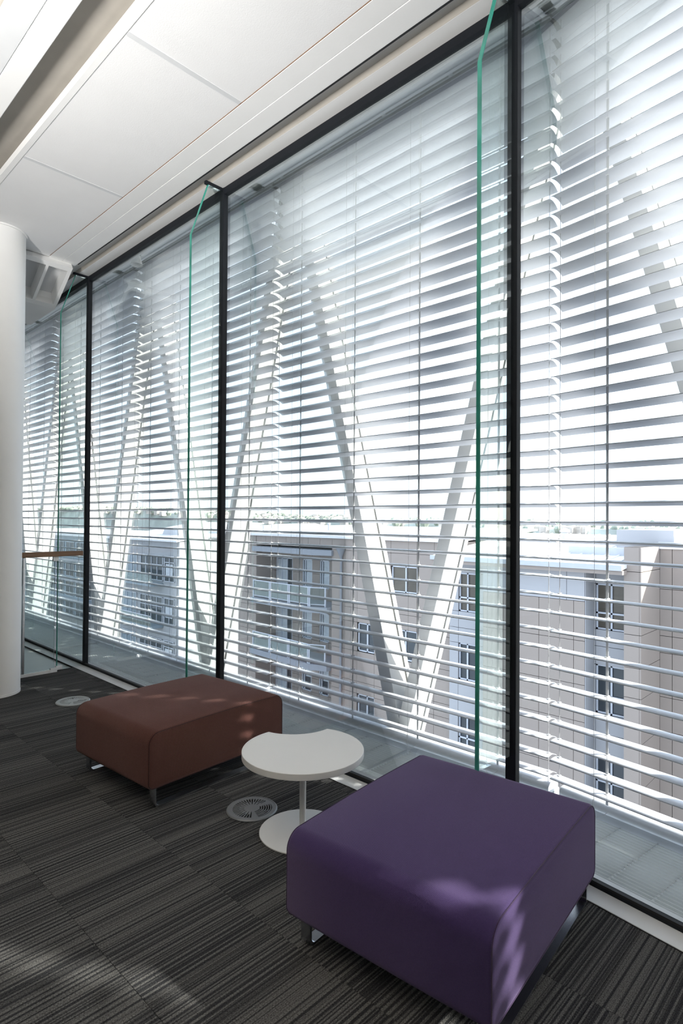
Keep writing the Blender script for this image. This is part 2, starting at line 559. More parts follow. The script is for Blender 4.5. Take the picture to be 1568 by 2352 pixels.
# ------------------------------------------------------------------ glazing bays
names = {0: 'right of the black corner mullion', -1: 'between the two nearest black mullions', -2: 'behind the red ottoman end of the room',
         -3: 'beyond the wooden handrail', -4: 'far left behind the white column', 1: 'outside the right edge', -5: 'farthest left'}
for idx, k in enumerate(BAYS):
    o, a = bay_frame(k)
    root = MB().box(0.02, BAY - 0.02, 0, 0.036, 3.905, HEAD).box(0.02, BAY - 0.02, 0.0, 0.036, 0.0, 0.020).build('window_%d' % (idx + 1), 'black_frame')
    struct(root, 'tall black framed glazing bay ' + names[k])
    root.location = o
    root.rotation_euler = (0, 0, a)
    MB().box(0.018, BAY - 0.018, 0.013, 0.025, 0.018, 3.91).build('pane', 'pane_glass', root)
    MB().box(BAY - 0.026, BAY + 0.026, -0.004, 0.036, -0.01, HEAD).build('mullion', 'black_frame', root, bevel=0.003)
    MB().box(0.0, BAY, -0.003, 0.012, 0.0205, 0.030).build('gasket', 'gasket', root)
    MB().box(0.0, BAY, 0.037, 0.060, 3.897, HEAD + 0.14).build('outer_frame', 'paint_grey', root)
    MB().box(0.0, BAY, 0.037, 0.075, -0.05, 0.012).build('outer_sill', 'trim_alu', root)
    s1 = BAY
    t = struct(MB().box(0.0, s1, -0.0985, -0.0005, -0.02, 0.0045).build('trim_%d' % (idx + 3), 'trim_alu', None, bevel=0.0015), 'pale metal floor trim along the glazing ' + names[k])
    t.location = o
    t.rotation_euler = (0, 0, a)
    MB().box(0.0, s1, -0.1015, -0.0988, -0.015, 0.002).build('edge_shadow', 'gasket', t)
    # head soffit: strip over the glass, step up, slot
    s = struct(MB().box(0.0, s1, -0.0975, 0.0, HEAD, HEAD + 0.30).box(0.0, s1, -0.26, -0.0977, 4.0, 4.25).build('trim_%d' % (idx + 13), 'paint_white', None), 'white soffit strip over the glazing ' + names[k])
    s.location = o
    s.rotation_euler = (0, 0, a)
    MB().box(0.0, s1, -0.0995, -0.0978, HEAD + 0.001, 3.999).build('slot_shadow_face', 'void_beige', s)  # beige skin puts the shadow on the slot's far wall into its colour
    # outside: cavity soffit and slab edge
    c = struct(MB().box(-0.05, s1 + 0.05, 0.062, 0.36, 4.10, 4.45).box(-0.05, s1 + 0.05, 0.361, 1.0, 4.36, 4.75).build('trim_%d' % (idx + 23), 'soffit_grey', None), 'grey metal soffit of the blind cavity ' + names[k])
    c.location = o
    c.rotation_euler = (0, 0, a)
    for yy in (0.12, 0.19, 0.27, 0.33):
        MB().box(-0.05, s1 + 0.05, yy, yy + 0.012, 4.092, 4.0999).build('soffit_rib', 'soffit_grey', c)
    # rounded ledge under the blind
    prof = [(0.645, 0.036), (0.645, 0.093)] + [(0.5565 + 0.0 - 0.030 * math.sin(q), 0.0645 + 0.0285 * math.cos(q)) for q in [i * math.pi / 10 for i in range(11)]]
    l = struct(MB().extrude_x(prof, 0.0 if k < -1 or k > 0 else (0.0 if k == -1 else -0.08), s1 - (0.012 if k != -1 else 0.06)).build('trim_%d' % (idx + 33), 'ledge', None, smooth=True), 'rounded pale metal ledge below the blind ' + names[k])
    l.location = o
    l.rotation_euler = (0, 0, a)
    MB().box(0.0, s1 - 0.06, 0.60, 0.66, -0.12, 0.034).build('ledge_support', 'soffit_grey', l)

# ------------------------------------------------------------------ glass fins on the mullions
fin_names = {0: 'thick green edged glass fin at the black mullion behind the purple ottoman',
             -1: 'green edged glass fin at the mullion behind the red ottoman',
             -2: 'green edged glass fin at the mullion by the wooden handrail',
             -3: 'farthest green edged glass fin beside the white column'}
FIN_T = 0.010
for k in (0, -1, -2, -3):
    o, a = bay_frame(k)
    root = thing('glass_fin', fin_names[k], 'glass fin', o, a / 2 if k == 0 else 0.0, 'glass fins on the mullions')
    zf = 0.414 if k == 0 else 0.0                        # this fin stops above the ottoman pushed under it
    side = [(-0.002, zf), (-0.262, zf), (-0.262, 3.52), (-0.125, 3.93), (-0.002, 3.93)]          # (y, z)
    MB().extrude_x(side, -FIN_T, FIN_T).build('pane', 'fin_glass', root)
    e = 0.0045
    MB().hexa([(-FIN_T, -0.262 - e, zf), (FIN_T, -0.262 - e, zf), (FIN_T, -0.262, zf), (-FIN_T, -0.262, zf),
               (-FIN_T, -0.262 - e, 3.52), (FIN_T, -0.262 - e, 3.52), (FIN_T, -0.262, 3.52), (-FIN_T, -0.262, 3.52)]).build('polished_edge', 'fin_edge', root)
    MB().hexa([(-FIN_T, -0.262 - e, 3.52), (FIN_T, -0.262 - e, 3.52), (FIN_T, -0.262, 3.52), (-FIN_T, -0.262, 3.52),
               (-FIN_T, -0.125 - e, 3.93), (FIN_T, -0.125 - e, 3.93), (FIN_T, -0.125, 3.93), (-FIN_T, -0.125, 3.93)]).build('polished_edge', 'fin_edge', root)
    MB().box(-0.012, 0.012, -0.150, -0.0005, 3.931, 3.9555).build('top_clip', 'black_frame', root, bevel=0.002)
    if k < 0:
        MB().box(-0.018, 0.018, -0.275, -0.215, 0.0055, 0.045).build('shoe', 'trim_alu', root, bevel=0.002)

# ------------------------------------------------------------------ venetian blinds
PITCH_S, W_S, Z0 = 0.0963, 0.108, 1.393
def slat_prof():
    up_, lo = [], []
    n = 10
    for i in range(n + 1):
        q = -0.5 + i / n
        y = q * W_S
        z = 0.013 * (1 - 4 * q * q) - q * W_S * math.tan(math.radians(8.0)) - 0.006
        up_.append((y, z + 0.0009))
        lo.append((y, z - 0.0009))
    # small rolled lips
    up_.insert(0, (-0.5 * W_S - 0.002, up_[0][1] - 0.004))
    return up_ + lo[::-1]
SLAT_CACHE = {}
blind_labels = {
    0: 'white slatted venetian blind outside the glass right of the black corner mullion',
    -1: 'white slatted venetian blind outside the bay behind the white side table',
    -2: 'white slatted venetian blind outside the bay behind the red ottoman',
    -3: 'white slatted venetian blind outside the bay behind the wooden handrail',
    -4: 'farthest white slatted venetian blind, beside the white column',
    1: 'white slatted venetian blind outside the bay past the right edge'}
for k in (1, 0, -1, -2, -3, -4):
    o, a = bay_frame(k)
    t0 = 0.5565 if k < 0 else 0.532
    s0, s1 = (-0.012, 2.300) if k < 0 else (-0.105, 2.20)
    root = thing('venetian_blind', blind_labels[k], 'blind', o, a, 'venetian blinds outside the glass')
    L = round(s1 - s0, 4)
    if L not in SLAT_CACHE:
        SLAT_CACHE[L] = MB().extrude_x(slat_prof(), 0.0, L).mesh('slat', 'slat_white', smooth=True)
    zs = [Z0 + i * PITCH_S for i in range(-13, 30)]
    for z in zs:
        link('slat', SLAT_CACHE[L], root, (s0, t0, z + random.uniform(-0.0012, 0.0012)), random.uniform(-0.0006, 0.0006))
    MB().box(s0, s1, t0 - 0.030, t0 + 0.030, 4.215, 4.275).build('head_rail', 'headrail', root, bevel=0.003)
    MB().box(s0, s1, t0 - 0.055, t0 - 0.034, 4.205, 4.214).build('valance_rail', 'paint_grey', root)
    MB().box(s0, s1, 0.372, 0.392, 4.255, 4.275).build('valance_rail', 'paint_grey', root)
    nb = 5
    for i in range(nb):
        s = s0 + 0.10 + i * (L - 0.2) / (nb - 1)
        MB().hexa([(s - 0.014, 0.37, 4.262), (s + 0.014, 0.37, 4.262), (s + 0.014, t0 - 0.03, 4.206), (s - 0.014, t0 - 0.03, 4.206),
                   (s - 0.014, 0.37, 4.270), (s + 0.014, 0.37, 4.270), (s + 0.014, t0 - 0.03, 4.214), (s - 0.014, t0 - 0.03, 4.214)]).build('bracket', 'paint_grey', root)
    for s in (s0 + 0.022, s1 - 0.022):
        wb = MB().tube([(s, t0, 0.088), (s, t0, 4.215)], 0.0018, 6)
        for z in zs:
            wb.box(s - 0.006, s + 0.006, t0 - 0.010, t0 + 0.010, z + 0.0085, z + 0.012)
        wb.build('guide_wire', 'wire_steel', root)
    for s in [s0 + 0.283 + i * 0.568 for i in range(4)]:
        tb = MB().box(s - 0.0065, s + 0.0065, t0 - 0.0008, t0 + 0.0008, 0.094, 4.215)
        for z in zs:
            tb.box(s - 0.007, s + 0.007, t0 - 0.014, t0 + 0.014, z + 0.0065, z + 0.0115)
            tb.tube([(s + 0.03, t0 - W_S / 2 - 0.003, z), (s + 0.03, t0 - W_S / 2 - 0.003, z + PITCH_S)], 0.0007, 4)
        tb.build('ladder_tape', 'tape', root)
        MB().tube([(s - 0.035, t0 - W_S / 2 - 0.005, 0.10), (s - 0.035, t0 - W_S / 2 - 0.005, 4.21)], 0.0011, 5).build('lift_cord', 'wire_steel', root)
        # loose cord tail curling on the ledge
        pts = [(s - 0.035, t0 - 0.068, 0.13), (s - 0.036, t0 - 0.072, 0.085), (s - 0.015, t0 - 0.075, 0.05), (s + 0.015, t0 - 0.06, 0.068), (s + 0.03, t0 - 0.05, 0.085)]
        MB().tube(pts, 0.0011, 5).build('cord_tail', 'wire_steel', root)

# ------------------------------------------------------------------ walkway gratings
grate_labels = {
    0: 'pale metal walkway grating right of the purple ottoman',
    -1: 'pale metal walkway grating behind the white side table',
    -2: 'pale metal walkway grating left of the red ottoman',
    -3: 'pale metal walkway grating behind the wooden handrail post',
    -4: 'farthest pale metal walkway grating beside the white column'}
for k in (0, -1, -2, -3, -4):
    o, a = bay_frame(k)
    joint = -1.05                                      # panels meet between mullions, as by the side table
    s0, s1 = (joint + 0.012, joint + BAY - 0.012) if k < 0 else (0.03, 2.20)
    if k == -1:
        panels = [(s0, s1), (s1 + 0.024, BAY - 0.01)]
    else:
        panels = [(s0, s1)]
    for pi, (a0, a1) in enumerate(panels):
        lab = grate_labels[k] if pi == 0 else 'short pale metal grating panel between the side table and the purple ottoman'
        root = thing('walkway_grating', lab, 'grating', o, a, 'walkway gratings outside the glass')
        y0, y1, zt = 0.112, 0.655, -0.020
        me = MB().box(a0, a1, -0.002, 0.002, -0.036, 0.0).mesh('bar', 'grating')
        nb = 22
        for i in range(1, nb):
            link('bar', me, root, (0, y0 + (y1 - y0) * i / nb, zt))
        MB().box(a0, a1, y0 - 0.003, y0 + 0.003, zt - 0.055, zt).build('edge_bar', 'grating', root)
        MB().box(a0, a1, y1 - 0.003, y1 + 0.003, zt - 0.055, zt).build('edge_bar', 'grating', root)
        MB().box(a0, a0 + 0.006, y0, y1, zt - 0.05, zt + 0.002).build('end_bar', 'grating', root)
        MB().box(a1 - 0.006, a1, y0, y1, zt - 0.05, zt + 0.002).build('end_bar', 'grating', root)
        nc = max(2, int((a1 - a0) / 0.168))
        mc = MB().box(-0.003, 0.003, y0, y1, -0.026, -0.004).mesh('cross_bar', 'grating')
        for i in range(1, nc):
            link('cross_bar', mc, root, (a0 + (a1 - a0) * i / nc, 0, zt))
        if k < 0 and pi == 0:
            MB().box(a0 - 0.022, a0 - 0.002, y0 - 0.01, y1 + 0.02, zt - 0.05, zt + 0.008).build('support_rail', 'paint_white', root)
            for sx in (a0 - 0.045, a0 + 0.01):
                MB().box(sx, sx + 0.03, y1 - 0.06, y1 - 0.015, zt + 0.003, zt + 0.014).build('clip', 'trim_alu', root)

# ------------------------------------------------------------------ diagonal steel braces outside the blinds
def brace(frame_k, xb, xt, zb, zt, label, w=0.10, t=0.667):
    """leaning fin: deep white web, dark groove, thin outer plate; local coords of a bay"""
    o, a = bay_frame(frame_k)
    root = thing('diagonal_brace', label, 'brace', o, a, 'white diagonal steel braces outside the blinds')
    def slab_(n, ya, yb, mat, dw=0.0, bev=0.003):
        h = w / 2 - dw
        return MB().hexa([(xb - h, ya, zb), (xb + h, ya, zb), (xb + h, yb, zb), (xb - h, yb, zb),
                          (xt - h, ya, zt), (xt + h, ya, zt), (xt + h, yb, zt), (xt - h, yb, zt)]).build(n, mat, root, bevel=bev)
    slab_('web', t, t + 0.156, 'brace_white')
    slab_('groove', t + 0.1565, t + 0.1745, 'brace_dark', 0.008, 0)
    slab_('outer_plate', t + 0.175, t + 0.218, 'brace_white')
    return root
SL = 0.258
ZB, ZT = -0.9, 4.72
for n, k in enumerate((-1, -2, -3, -4)):
    xm = -2.535 + 0 - (CX - BAY)                       # V foot in the coordinates of bay -1 (origin at its left mullion)
    where = ['the nearest V, behind the side table', 'the second V, behind the red ottoman', 'the third V, left of the red ottoman', 'the farthest V, by the white column'][n]
    brace(k, xm - 0.02 - SL * ZB * 0, xm - 0.02 - SL * ZT, 0.0, ZT, 'white steel brace leaning left in ' + where, 0.108)
    brace(k, xm + 0.008, xm + 0.008 + SL * ZT, 0.0, ZT, 'white steel brace leaning right in ' + where, 0.092)
    o, a = bay_frame(k)
    r = thing('brace_foot', 'white steel foot plate of ' + where, 'steel foot', o, a, 'feet of the V braces')
    MB().hexa([(xm - 0.05, 0.69, -0.9), (xm + 0.05, 0.69, -0.9), (xm + 0.05, 0.86, -0.9), (xm - 0.05, 0.86, -0.9),
               (xm - 0.068, 0.69, -0.002), (xm + 0.055, 0.69, -0.002), (xm + 0.055, 0.86, -0.002), (xm - 0.068, 0.86, -0.002)]).build('stub', 'brace_white', r, bevel=0.003)
    MB().box(xm - 0.16, xm + 0.16, 0.69, 0.87, -0.93, -0.9).build('base_plate', 'brace_white', r)
brace(0, -0.145 + 0.264 * 4.6, -0.145 + 0.264 * (4.6 - ZT), 0.0, ZT, 'white steel brace leaning left behind the blind at the right edge', 0.098, 0.655)

# ------------------------------------------------------------------ white cone under the cavity soffit
cl = thing('stand_in_cone', 'small white stand-in downlight under the grey cavity soffit', 'cone', (-5.53, 2.80, 4.10))
MB().lathe([(0.030, -0.0005), (0.034, -0.02), (0.060, -0.10), (0.056, -0.10), (0.045, -0.06)][::-1], 24).build('cone_shell', 'paint_white', cl, smooth=True)
MB().lathe([(0.045, 0.0), (0.045, -0.008)][::-1], 24).build('cone_base', 'paint_white', cl)

# added fill lights behind the camera to brighten the ceiling, dressed as suspended fittings
def fill_light(x, y, label, watts=FILL_W, L=2.4):
    r = thing('suspended_fill_light', label, 'fill light', (x, y, 2.30), 0, 'added fill lights behind the camera')
    MB().box(-L / 2, L / 2, -0.19, -0.18, -0.20, 0.02).box(-L / 2, L / 2, 0.18, 0.19, -0.20, 0.02).box(-L / 2, L / 2, -0.18, 0.18, -0.20, -0.19).build('housing', 'paint_white', r)
    for sx in (-0.8, 0.8):
        MB().tube([(sx, 0, -0.189), (sx, 0, 1.749)], 0.002, 6).build('suspension_wire', 'wire_steel', r)
    ld = bpy.data.lights.new('fill_light_data', 'AREA')
    ld.shape = 'RECTANGLE'
    ld.size, ld.size_y = L - 0.1, 0.30
    ld.energy = watts
    ld.color = (1.0, 0.98, 0.95)
    lo = bpy.data.objects.new('fill_emitter', ld)
    lo.rotation_euler = Vector((-0.62, 0.72, 0.78)).to_track_quat('-Z', 'X').to_euler()
    ld.spread = math.radians(74)
    lo.location = (0, 0, -0.03)
    COL.objects.link(lo)
    lo.parent = r
for i, x in enumerate((-0.9, 1.7)):
    fill_light(x, -2.2, 'added fill light in a white suspended housing behind the camera, ' + ('nearer the window corner', 'nearer the end wall')[i])

# coffered white bulkhead beyond the end of the ceiling
ck = thing('coffered_bulkhead', 'white sloping bulkhead with two open coffers beside the column', 'bulkhead', (-5.80, 0, 3.885))
A, B = Vector((0.0, 0, 0.0)), Vector((-0.43, 0, -0.285))                 # slope from near top to far bottom
nrm = Vector((0.285, 0, -0.43)).normalized()
def sp(q, y, d):                                                       # q along slope, d depth into the box
    p = A + (B - A) * q - nrm * d
    return (p.x, y, p.z)
def plate(q0, q1, ya, yb, d0, d1, name, mat='paint_white'):
    return MB().hexa([sp(q0, ya, d0), sp(q1, ya, d0), sp(q1, yb, d0), sp(q0, yb, d0), sp(q0, ya, d1), sp(q1, ya, d1), sp(q1, yb, d1), sp(q0, yb, d1)]).build(name, mat, ck)
plate(0.0, 0.09, 1.50, 2.29, 0.0, 0.14, 'frame_rail')
plate(0.91, 1.0, 1.50, 2.29, 0.0, 0.14, 'frame_rail')
plate(0.09, 0.91, 2.255, 2.29, 0.0, 0.14, 'frame_stile')
plate(0.09, 0.91, 2.06, 2.085, 0.0, 0.14, 'divider')
plate(0.09, 0.91, 1.50, 1.53, 0.0, 0.14, 'frame_stile')
plate(0.0, 1.0, 1.50, 2.29, 0.141, 0.16, 'back_board', 'paint_grey')
MB().hexa([(-0.43, 1.50, -0.285), (-0.70, 1.50, -0.42), (-0.70, 2.15, -0.42), (-0.43, 2.29, -0.285),
           (-0.45, 1.50, -0.10), (-0.70, 1.50, -0.10), (-0.70, 2.15, -0.10), (-0.45, 2.29, -0.10)]).build('lower_fascia', 'paint_white', ck)

# ------------------------------------------------------------------ column
co = thing('round_column', 'round white painted column at the left edge', 'column', (-5.64, 1.61, 0))
MB().lathe([(0.202, 0.0), (0.202, 0.02), (0.200, 0.022), (0.200, 4.049)], 64).build('shaft', 'paint_white', co, smooth=True)
MB().lathe([(0.212, 3.930), (0.212, 3.944)], 64).build('collar', 'paint_white', co, smooth=True)

# ------------------------------------------------------------------ balustrade by the column
bl = thing('balustrade', 'glass balustrade with oak handrail between the column and the glazing', 'balustrade', (-6.005, 0, 0))
MB().box(-0.03, 0.03, 1.45, 2.497, 1.118, 1.166).build('handrail', 'rail_wood', bl, bevel=0.006)
MB().box(-0.012, 0.012, 1.945, 1.965, 0.0, 1.117).build('post', 'chrome', bl, bevel=0.002)
MB().box(-0.008, 0.008, 1.97, 2.235, 0.03, 1.09).build('glass_panel', 'rail_glass', bl)
MB().box(-0.008, 0.008, 1.45, 1.94, 0.03, 1.09).build('glass_panel', 'rail_glass', bl)
MB().box(-0.014, 0.014, 2.215, 2.265, 1.075, 1.117).build('clamp', 'trim_alu', bl, bevel=0.002)
MB().box(-0.016, 0.016, 2.20, 2.262, 0.0, 0.042).build('clamp', 'trim_alu', bl, bevel=0.002)
MB().box(-0.018, 0.018, 1.45, 2.20, 0.0, 0.028).build('base_channel', 'paint_white', bl, bevel=0.002)

# ------------------------------------------------------------------ floor vents
def polar_plate(mat):
    """diffuser: hub, rim, radial slots over three quarters, curved slots in one quarter; the slots are open"""
    mb = MB()
    R = [0.0, 0.026, 0.034]
    zt = 0.008
    def cell(r0, r1, t0, t1, nt=None):
        nt = nt or max(1, int((t1 - t0) / math.radians(5)))
        for i in range(nt):
            a0, a1 = t0 + (t1 - t0) * i / nt, t0 + (t1 - t0) * (i + 1) / nt
            if r0 < 1e-6:
                mb.add([(0, 0, zt), (r1 * math.cos(a0), r1 * math.sin(a0), zt), (r1 * math.cos(a1), r1 * math.sin(a1), zt)], [(0, 1, 2)])
            else:
                mb.add([(r0 * math.cos(a0), r0 * math.sin(a0), zt), (r1 * math.cos(a0), r1 * math.sin(a0), zt),
                        (r1 * math.cos(a1), r1 * math.sin(a1), zt), (r0 * math.cos(a1), r0 * math.sin(a1), zt)], [(0, 1, 2, 3)])
    P2 = 2 * math.pi
    cell(0, 0.034, 0, P2, 48)
    cell(0.103, 0.121, 0, P2, 72)
    # curved slots
    b0, b1 = math.radians(0), math.radians(95)
    rr = [0.034, 0.040]
    x = 0.040
    while x < 0.098:
        cell(x + 0.0068, x + 0.0118, b0, b1)
        x += 0.0118
    cell(0.034, 0.040, b0, b1)
    for c0 in (0.0, 46, 92):
        cell(0.040, 0.103, math.radians(c0), math.radians(c0 + 3), 1)
    # radial slots
    n = 30
    a0, a1 = b1, P2
    st = (a1 - a0) / n
    for i in range(n):
        t = a0 + i * st
        cell(0.034, 0.103, t, t + st * 0.42, 1)
        if i < 2 or i > n - 3:
            cell(0.034, 0.103, t + st * 0.42, t + st, 1)
            continue
        q0, q1 = (0.040, 0.099) if i % 2 else (0.064, 0.099)
        cell(0.034, q0, t + st * 0.42, t + st, 1)
        cell(q1, 0.103, t + st * 0.42, t + st, 1)
    me = bpy.data.meshes.new('plate')
    me.from_pydata(mb.v, [], mb.f)
    me.materials.append(MATS[mat])
    bm = bmesh.new()
    bm.from_mesh(me)
    bmesh.ops.remove_doubles(bm, verts=bm.verts, dist=1e-5)
    bm.to_mesh(me)
    bm.free()
    return me
for (x, y, rz, mat, lab) in ((-2.462, 1.907, -22, 'vent_grey', 'round grey slotted floor air vent beside the white side table'),
                             (-4.934, 1.990, -22, 'vent_pale', 'round pale slotted floor air vent behind the red ottoman, near the column')):
    r = thing('floor_vent', lab, 'floor vent', (x, y, 0), math.radians(rz), 'round floor vents')
    o = link('plate', polar_plate(mat), r)
    md = o.modifiers.new('thick', 'SOLIDIFY')
    md.thickness = 0.005
    md.offset = -1
    n_ = 64
    rim = MB()
    pr = [(0.1195, 0.0012), (0.130, 0.0012), (0.130, 0.0045), (0.125, 0.0092), (0.1195, 0.0092)]
    for i in range(len(pr)):
        (ra, za), (rb, zb) = pr[i], pr[(i + 1) % len(pr)]
        for k in range(n_):
            a0, a1 = 2 * math.pi * k / n_, 2 * math.pi * (k + 1) / n_
            rim.add([(ra * math.cos(a0), ra * math.sin(a0), za), (ra * math.cos(a1), ra * math.sin(a1), za),
                     (rb * math.cos(a1), rb * math.sin(a1), zb), (rb * math.cos(a0), rb * math.sin(a0), zb)], [(0, 1, 2, 3)])
    rim.build('rim', mat, r, smooth=True)
    MB().lathe([(0.1195, 0.0004), (0.1195, 0.0012)], 48).build('duct_opening', 'vent_dark', r)

# ------------------------------------------------------------------ ottomans
def ottoman(name, label, loc, rotz, fab, thread, W=0.769, LEN=0.948, zb=0.111, zt=0.405):
    root = thing(name, label, 'ottoman', loc, rotz, 'upholstered ottomans on sled legs')
    hw, hl = W / 2, LEN / 2
    def loop(inset, drop=0.0):
        """rounded rectangle in (y, z)"""
        y0, y1, z0, z1 = -hl + inset, hl - inset, zb + inset, zt - inset
        pts = []
        def arc(cy_, cz, r, a0, a1, n=10):
            for i in range(n + 1):
                a = math.radians(a0 + (a1 - a0) * i / n)
                pts.append((cy_ + r * math.cos(a), cz + r * math.sin(a)))
        rt_, rb = max(0.066 - inset, 0.02), max(0.035 - inset, 0.01)
        arc(y1 - rt_, z1 - rt_, rt_, 0, 90)
        for i in range(1, 10):                                  # gently crowned top
            y = (y1 - rt_) + (y0 - y1 + 2 * rt_) * i / 10
            pts.append((y, z1 + 0.006 * math.sin(math.pi * i / 10)))
        arc(y0 + rt_, z1 - rt_, rt_, 90, 180)
        arc(y0 + rb, z0 + rb, rb, 180, 270, 6)
        arc(y1 - rb, z0 + rb, rb, 270, 360, 6)
        return pts
    rings = []
    for x, ins in ((-hw, 0.016), (-hw + 0.003, 0.006), (-hw + 0.012, 0.0), (-hw / 3, -0.002), (hw / 3, -0.002), (hw - 0.012, 0.0), (hw - 0.003, 0.006), (hw, 0.016)):
        rings.append([(x, y, z) for y, z in loop(ins)])
    mb = MB()
    n = len(rings[0])
    mb.add([p for r in rings for p in r],
           [(i * n + k, i * n + (k + 1) % n, (i + 1) * n + (k + 1) % n, (i + 1) * n + k) for i in range(len(rings) - 1) for k in range(n)]
           + [tuple(range(n - 1, -1, -1)), tuple((len(rings) - 1) * n + k for k in range(n))])
    cu = mb.build('cushion', fab, root, smooth=True)
    for x, ins in ((-hw + 0.0025, 0.0055), (hw - 0.0025, 0.0055)):
        MB().tube([(x, y, z) for y, z in loop(ins)], 0.0022, 6, closed=True).build('seam', thread, cu, smooth=True)
    # flat bar sled legs
    bw, bt = 0.042, 0.010
    y0, y1, r = -hl + 0.055, hl - 0.020, 0.030
    outer = [(y0, zb + 0.01)]
    def a2(cy_, cz, rr, a0, a1, m_=8):
        return [(cy_ + rr * math.cos(math.radians(a0 + (a1 - a0) * i / m_)), cz + rr * math.sin(math.radians(a0 + (a1 - a0) * i / m_))) for i in range(m_ + 1)]
    outer = [(y0, zb + 0.012)] + a2(y0 + r, r + 0.0005, r, 180, 270) + a2(y1 - r, r + 0.0005, r, 270, 360) + [(y1, zb + 0.012)]
    inner = [(y0 + bt, zb + 0.012)] + a2(y0 + r, r + 0.0005, r - bt, 180, 270) + a2(y1 - r, r + 0.0005, r - bt, 270, 360) + [(y1 - bt, zb + 0.012)]
    for sx in (-1, 1):
        xc = sx * (hw - 0.047)
        mb = MB()
        m_ = len(outer)
        vs = [(xc - bw / 2, y, z) for y, z in outer] + [(xc + bw / 2, y, z) for y, z in outer] + [(xc - bw / 2, y, z) for y, z in inner] + [(xc + bw / 2, y, z) for y, z in inner]
        fs = []
        for i in range(m_ - 1):
            fs += [(i, i + 1, m_ + i + 1, m_ + i), (2 * m_ + i, 3 * m_ + i, 3 * m_ + i + 1, 2 * m_ + i + 1),
                   (i, 2 * m_ + i, 2 * m_ + i + 1, i + 1), (m_ + i, m_ + i + 1, 3 * m_ + i + 1, 3 * m_ + i)]
        fs += [(0, m_, 3 * m_, 2 * m_), (m_ - 1, 3 * m_ - 1, 4 * m_ - 1, 2 * m_ - 1)]
        mb.add(vs, fs)
        mb.build('leg', 'chrome', root, smooth=True)
    return root
ottoman('ottoman', 'rust red woven ottoman on chrome sled legs behind the side table', (-3.209, 1.951, 0), math.radians(3.9), 'red_fabric', 'red_thread')
ottoman('ottoman', 'large purple felt ottoman on chrome sled legs in the right foreground', (-1.244, 1.882, 0), math.radians(5.1), 'purple_fabric', 'purple_thread')

# ------------------------------------------------------------------ side table
tb = thing('side_table', 'white side table with a crescent notched round top between the ottomans', 'side table', (-2.118, 1.945, 0))
RT = 0.292
ca, cb = math.radians(175), math.radians(112)          # cusps of the notch
pts = []
nT = 72
a_start, a_end = ca, cb + 2 * math.pi
for i in range(nT + 1):
    a = a_start + (a_end - a_start) * i / nT
    pts.append((RT * math.cos(a), RT * math.sin(a)))
P, Q = Vector(pts[-1]), Vector(pts[0])
mid = (P + Q) / 2
h = (Q - P).length / 2
sag = 0.058
rc = (h * h + sag * sag) / (2 * sag)
outd = mid.normalized()
cc = mid + outd * (rc - sag)
an0 = math.atan2(P.y - cc.y, P.x - cc.x)
an1 = math.atan2(Q.y - cc.y, Q.x - cc.x)
d = (an1 - an0 + math.pi) % (2 * math.pi) - math.pi
for i in range(1, 20):
    a = an0 + d * i / 20
    pts.append((cc.x + rc * math.cos(a), cc.y + rc * math.sin(a)))
MB().prism(pts, 0.367, 0.397).build('top', 'table_white', tb, bevel=0.002)
MB().lathe([(0.0155, 0.008), (0.0155, 0.3665)], 24).build('pole', 'table_white', tb, smooth=True)
MB().lathe([(0.205, 0.0005), (0.2065, 0.002), (0.2065, 0.006), (0.205, 0.0075)], 72).build('base', 'table_white', tb, smooth=True)

# ------------------------------------------------------------------ outside: ground, hills
struct(MB().box(-1200, 400, 8, 330, -17, -16).build('ground', 'ground'), 'street level ground far below')
def ridge(name, y0, y1, zfun, mat, label):
    mb = MB()
    nx = 160
    vs, fs = [], []
    for i in range(nx + 1):
        x = -1400 + 1600 * i / nx
        zt = zfun(x)
        vs += [(x, y0, -18), (x, y0 + 10, zt - 4), (x, (y0 + y1) / 2, zt), (x, y1, -18)]
    for i in range(nx):
        for j in range(3):
            fs.append((i * 4 + j, (i + 1) * 4 + j, (i + 1) * 4 + j + 1, i * 4 + j + 1))
    mb.add(vs, fs)
    o = mb.build(name, mat, smooth=True)
    return tag(o, label, 'hills')
def hz(x):
    base = 1.6 if x > -230 else 1.6 + (-230 - x) * 0.030
    return min(base, 16) + 0.9 * math.sin(x * 0.021) + 0.6 * math.sin(x * 0.057 + 1) 
ridge('hillside', 280, 420, hz, 'hill_haze_green', 'hazy wooded hills along the horizon seen between the blind slats')
rnd = random.Random(3)
hb, tbm = MB(), MB()
for i in range(900):
    x = rnd.uniform(-900, -40)
    y = rnd.uniform(283, 340)
    zt = hz(x)
    f = min(1, max(0, (y - 290) / 60))
    z = zt - 4 + 4 * f
    s = rnd.uniform(1.5, 3.2)
    if rnd.random() < 0.5:
        hb.box(x - s, x + s, y - s, y + s, z - 3, z + rnd.uniform(0.6, 1.5))
    else:
        tbm.lathe([(s * 0.6, z - 2), (s, z + 0.2), (s * 0.7, z + 1.2), (s * 0.2, z + 1.8)], 6, x, y)
tag(hb.build('hill_houses', 'hill_house'), 'tiny pale houses scattered over the far hills', 'houses', kind='stuff')
tag(tbm.build('hill_trees', 'tree_far'), 'tiny dark trees scattered over the far hills', 'trees', kind='stuff')

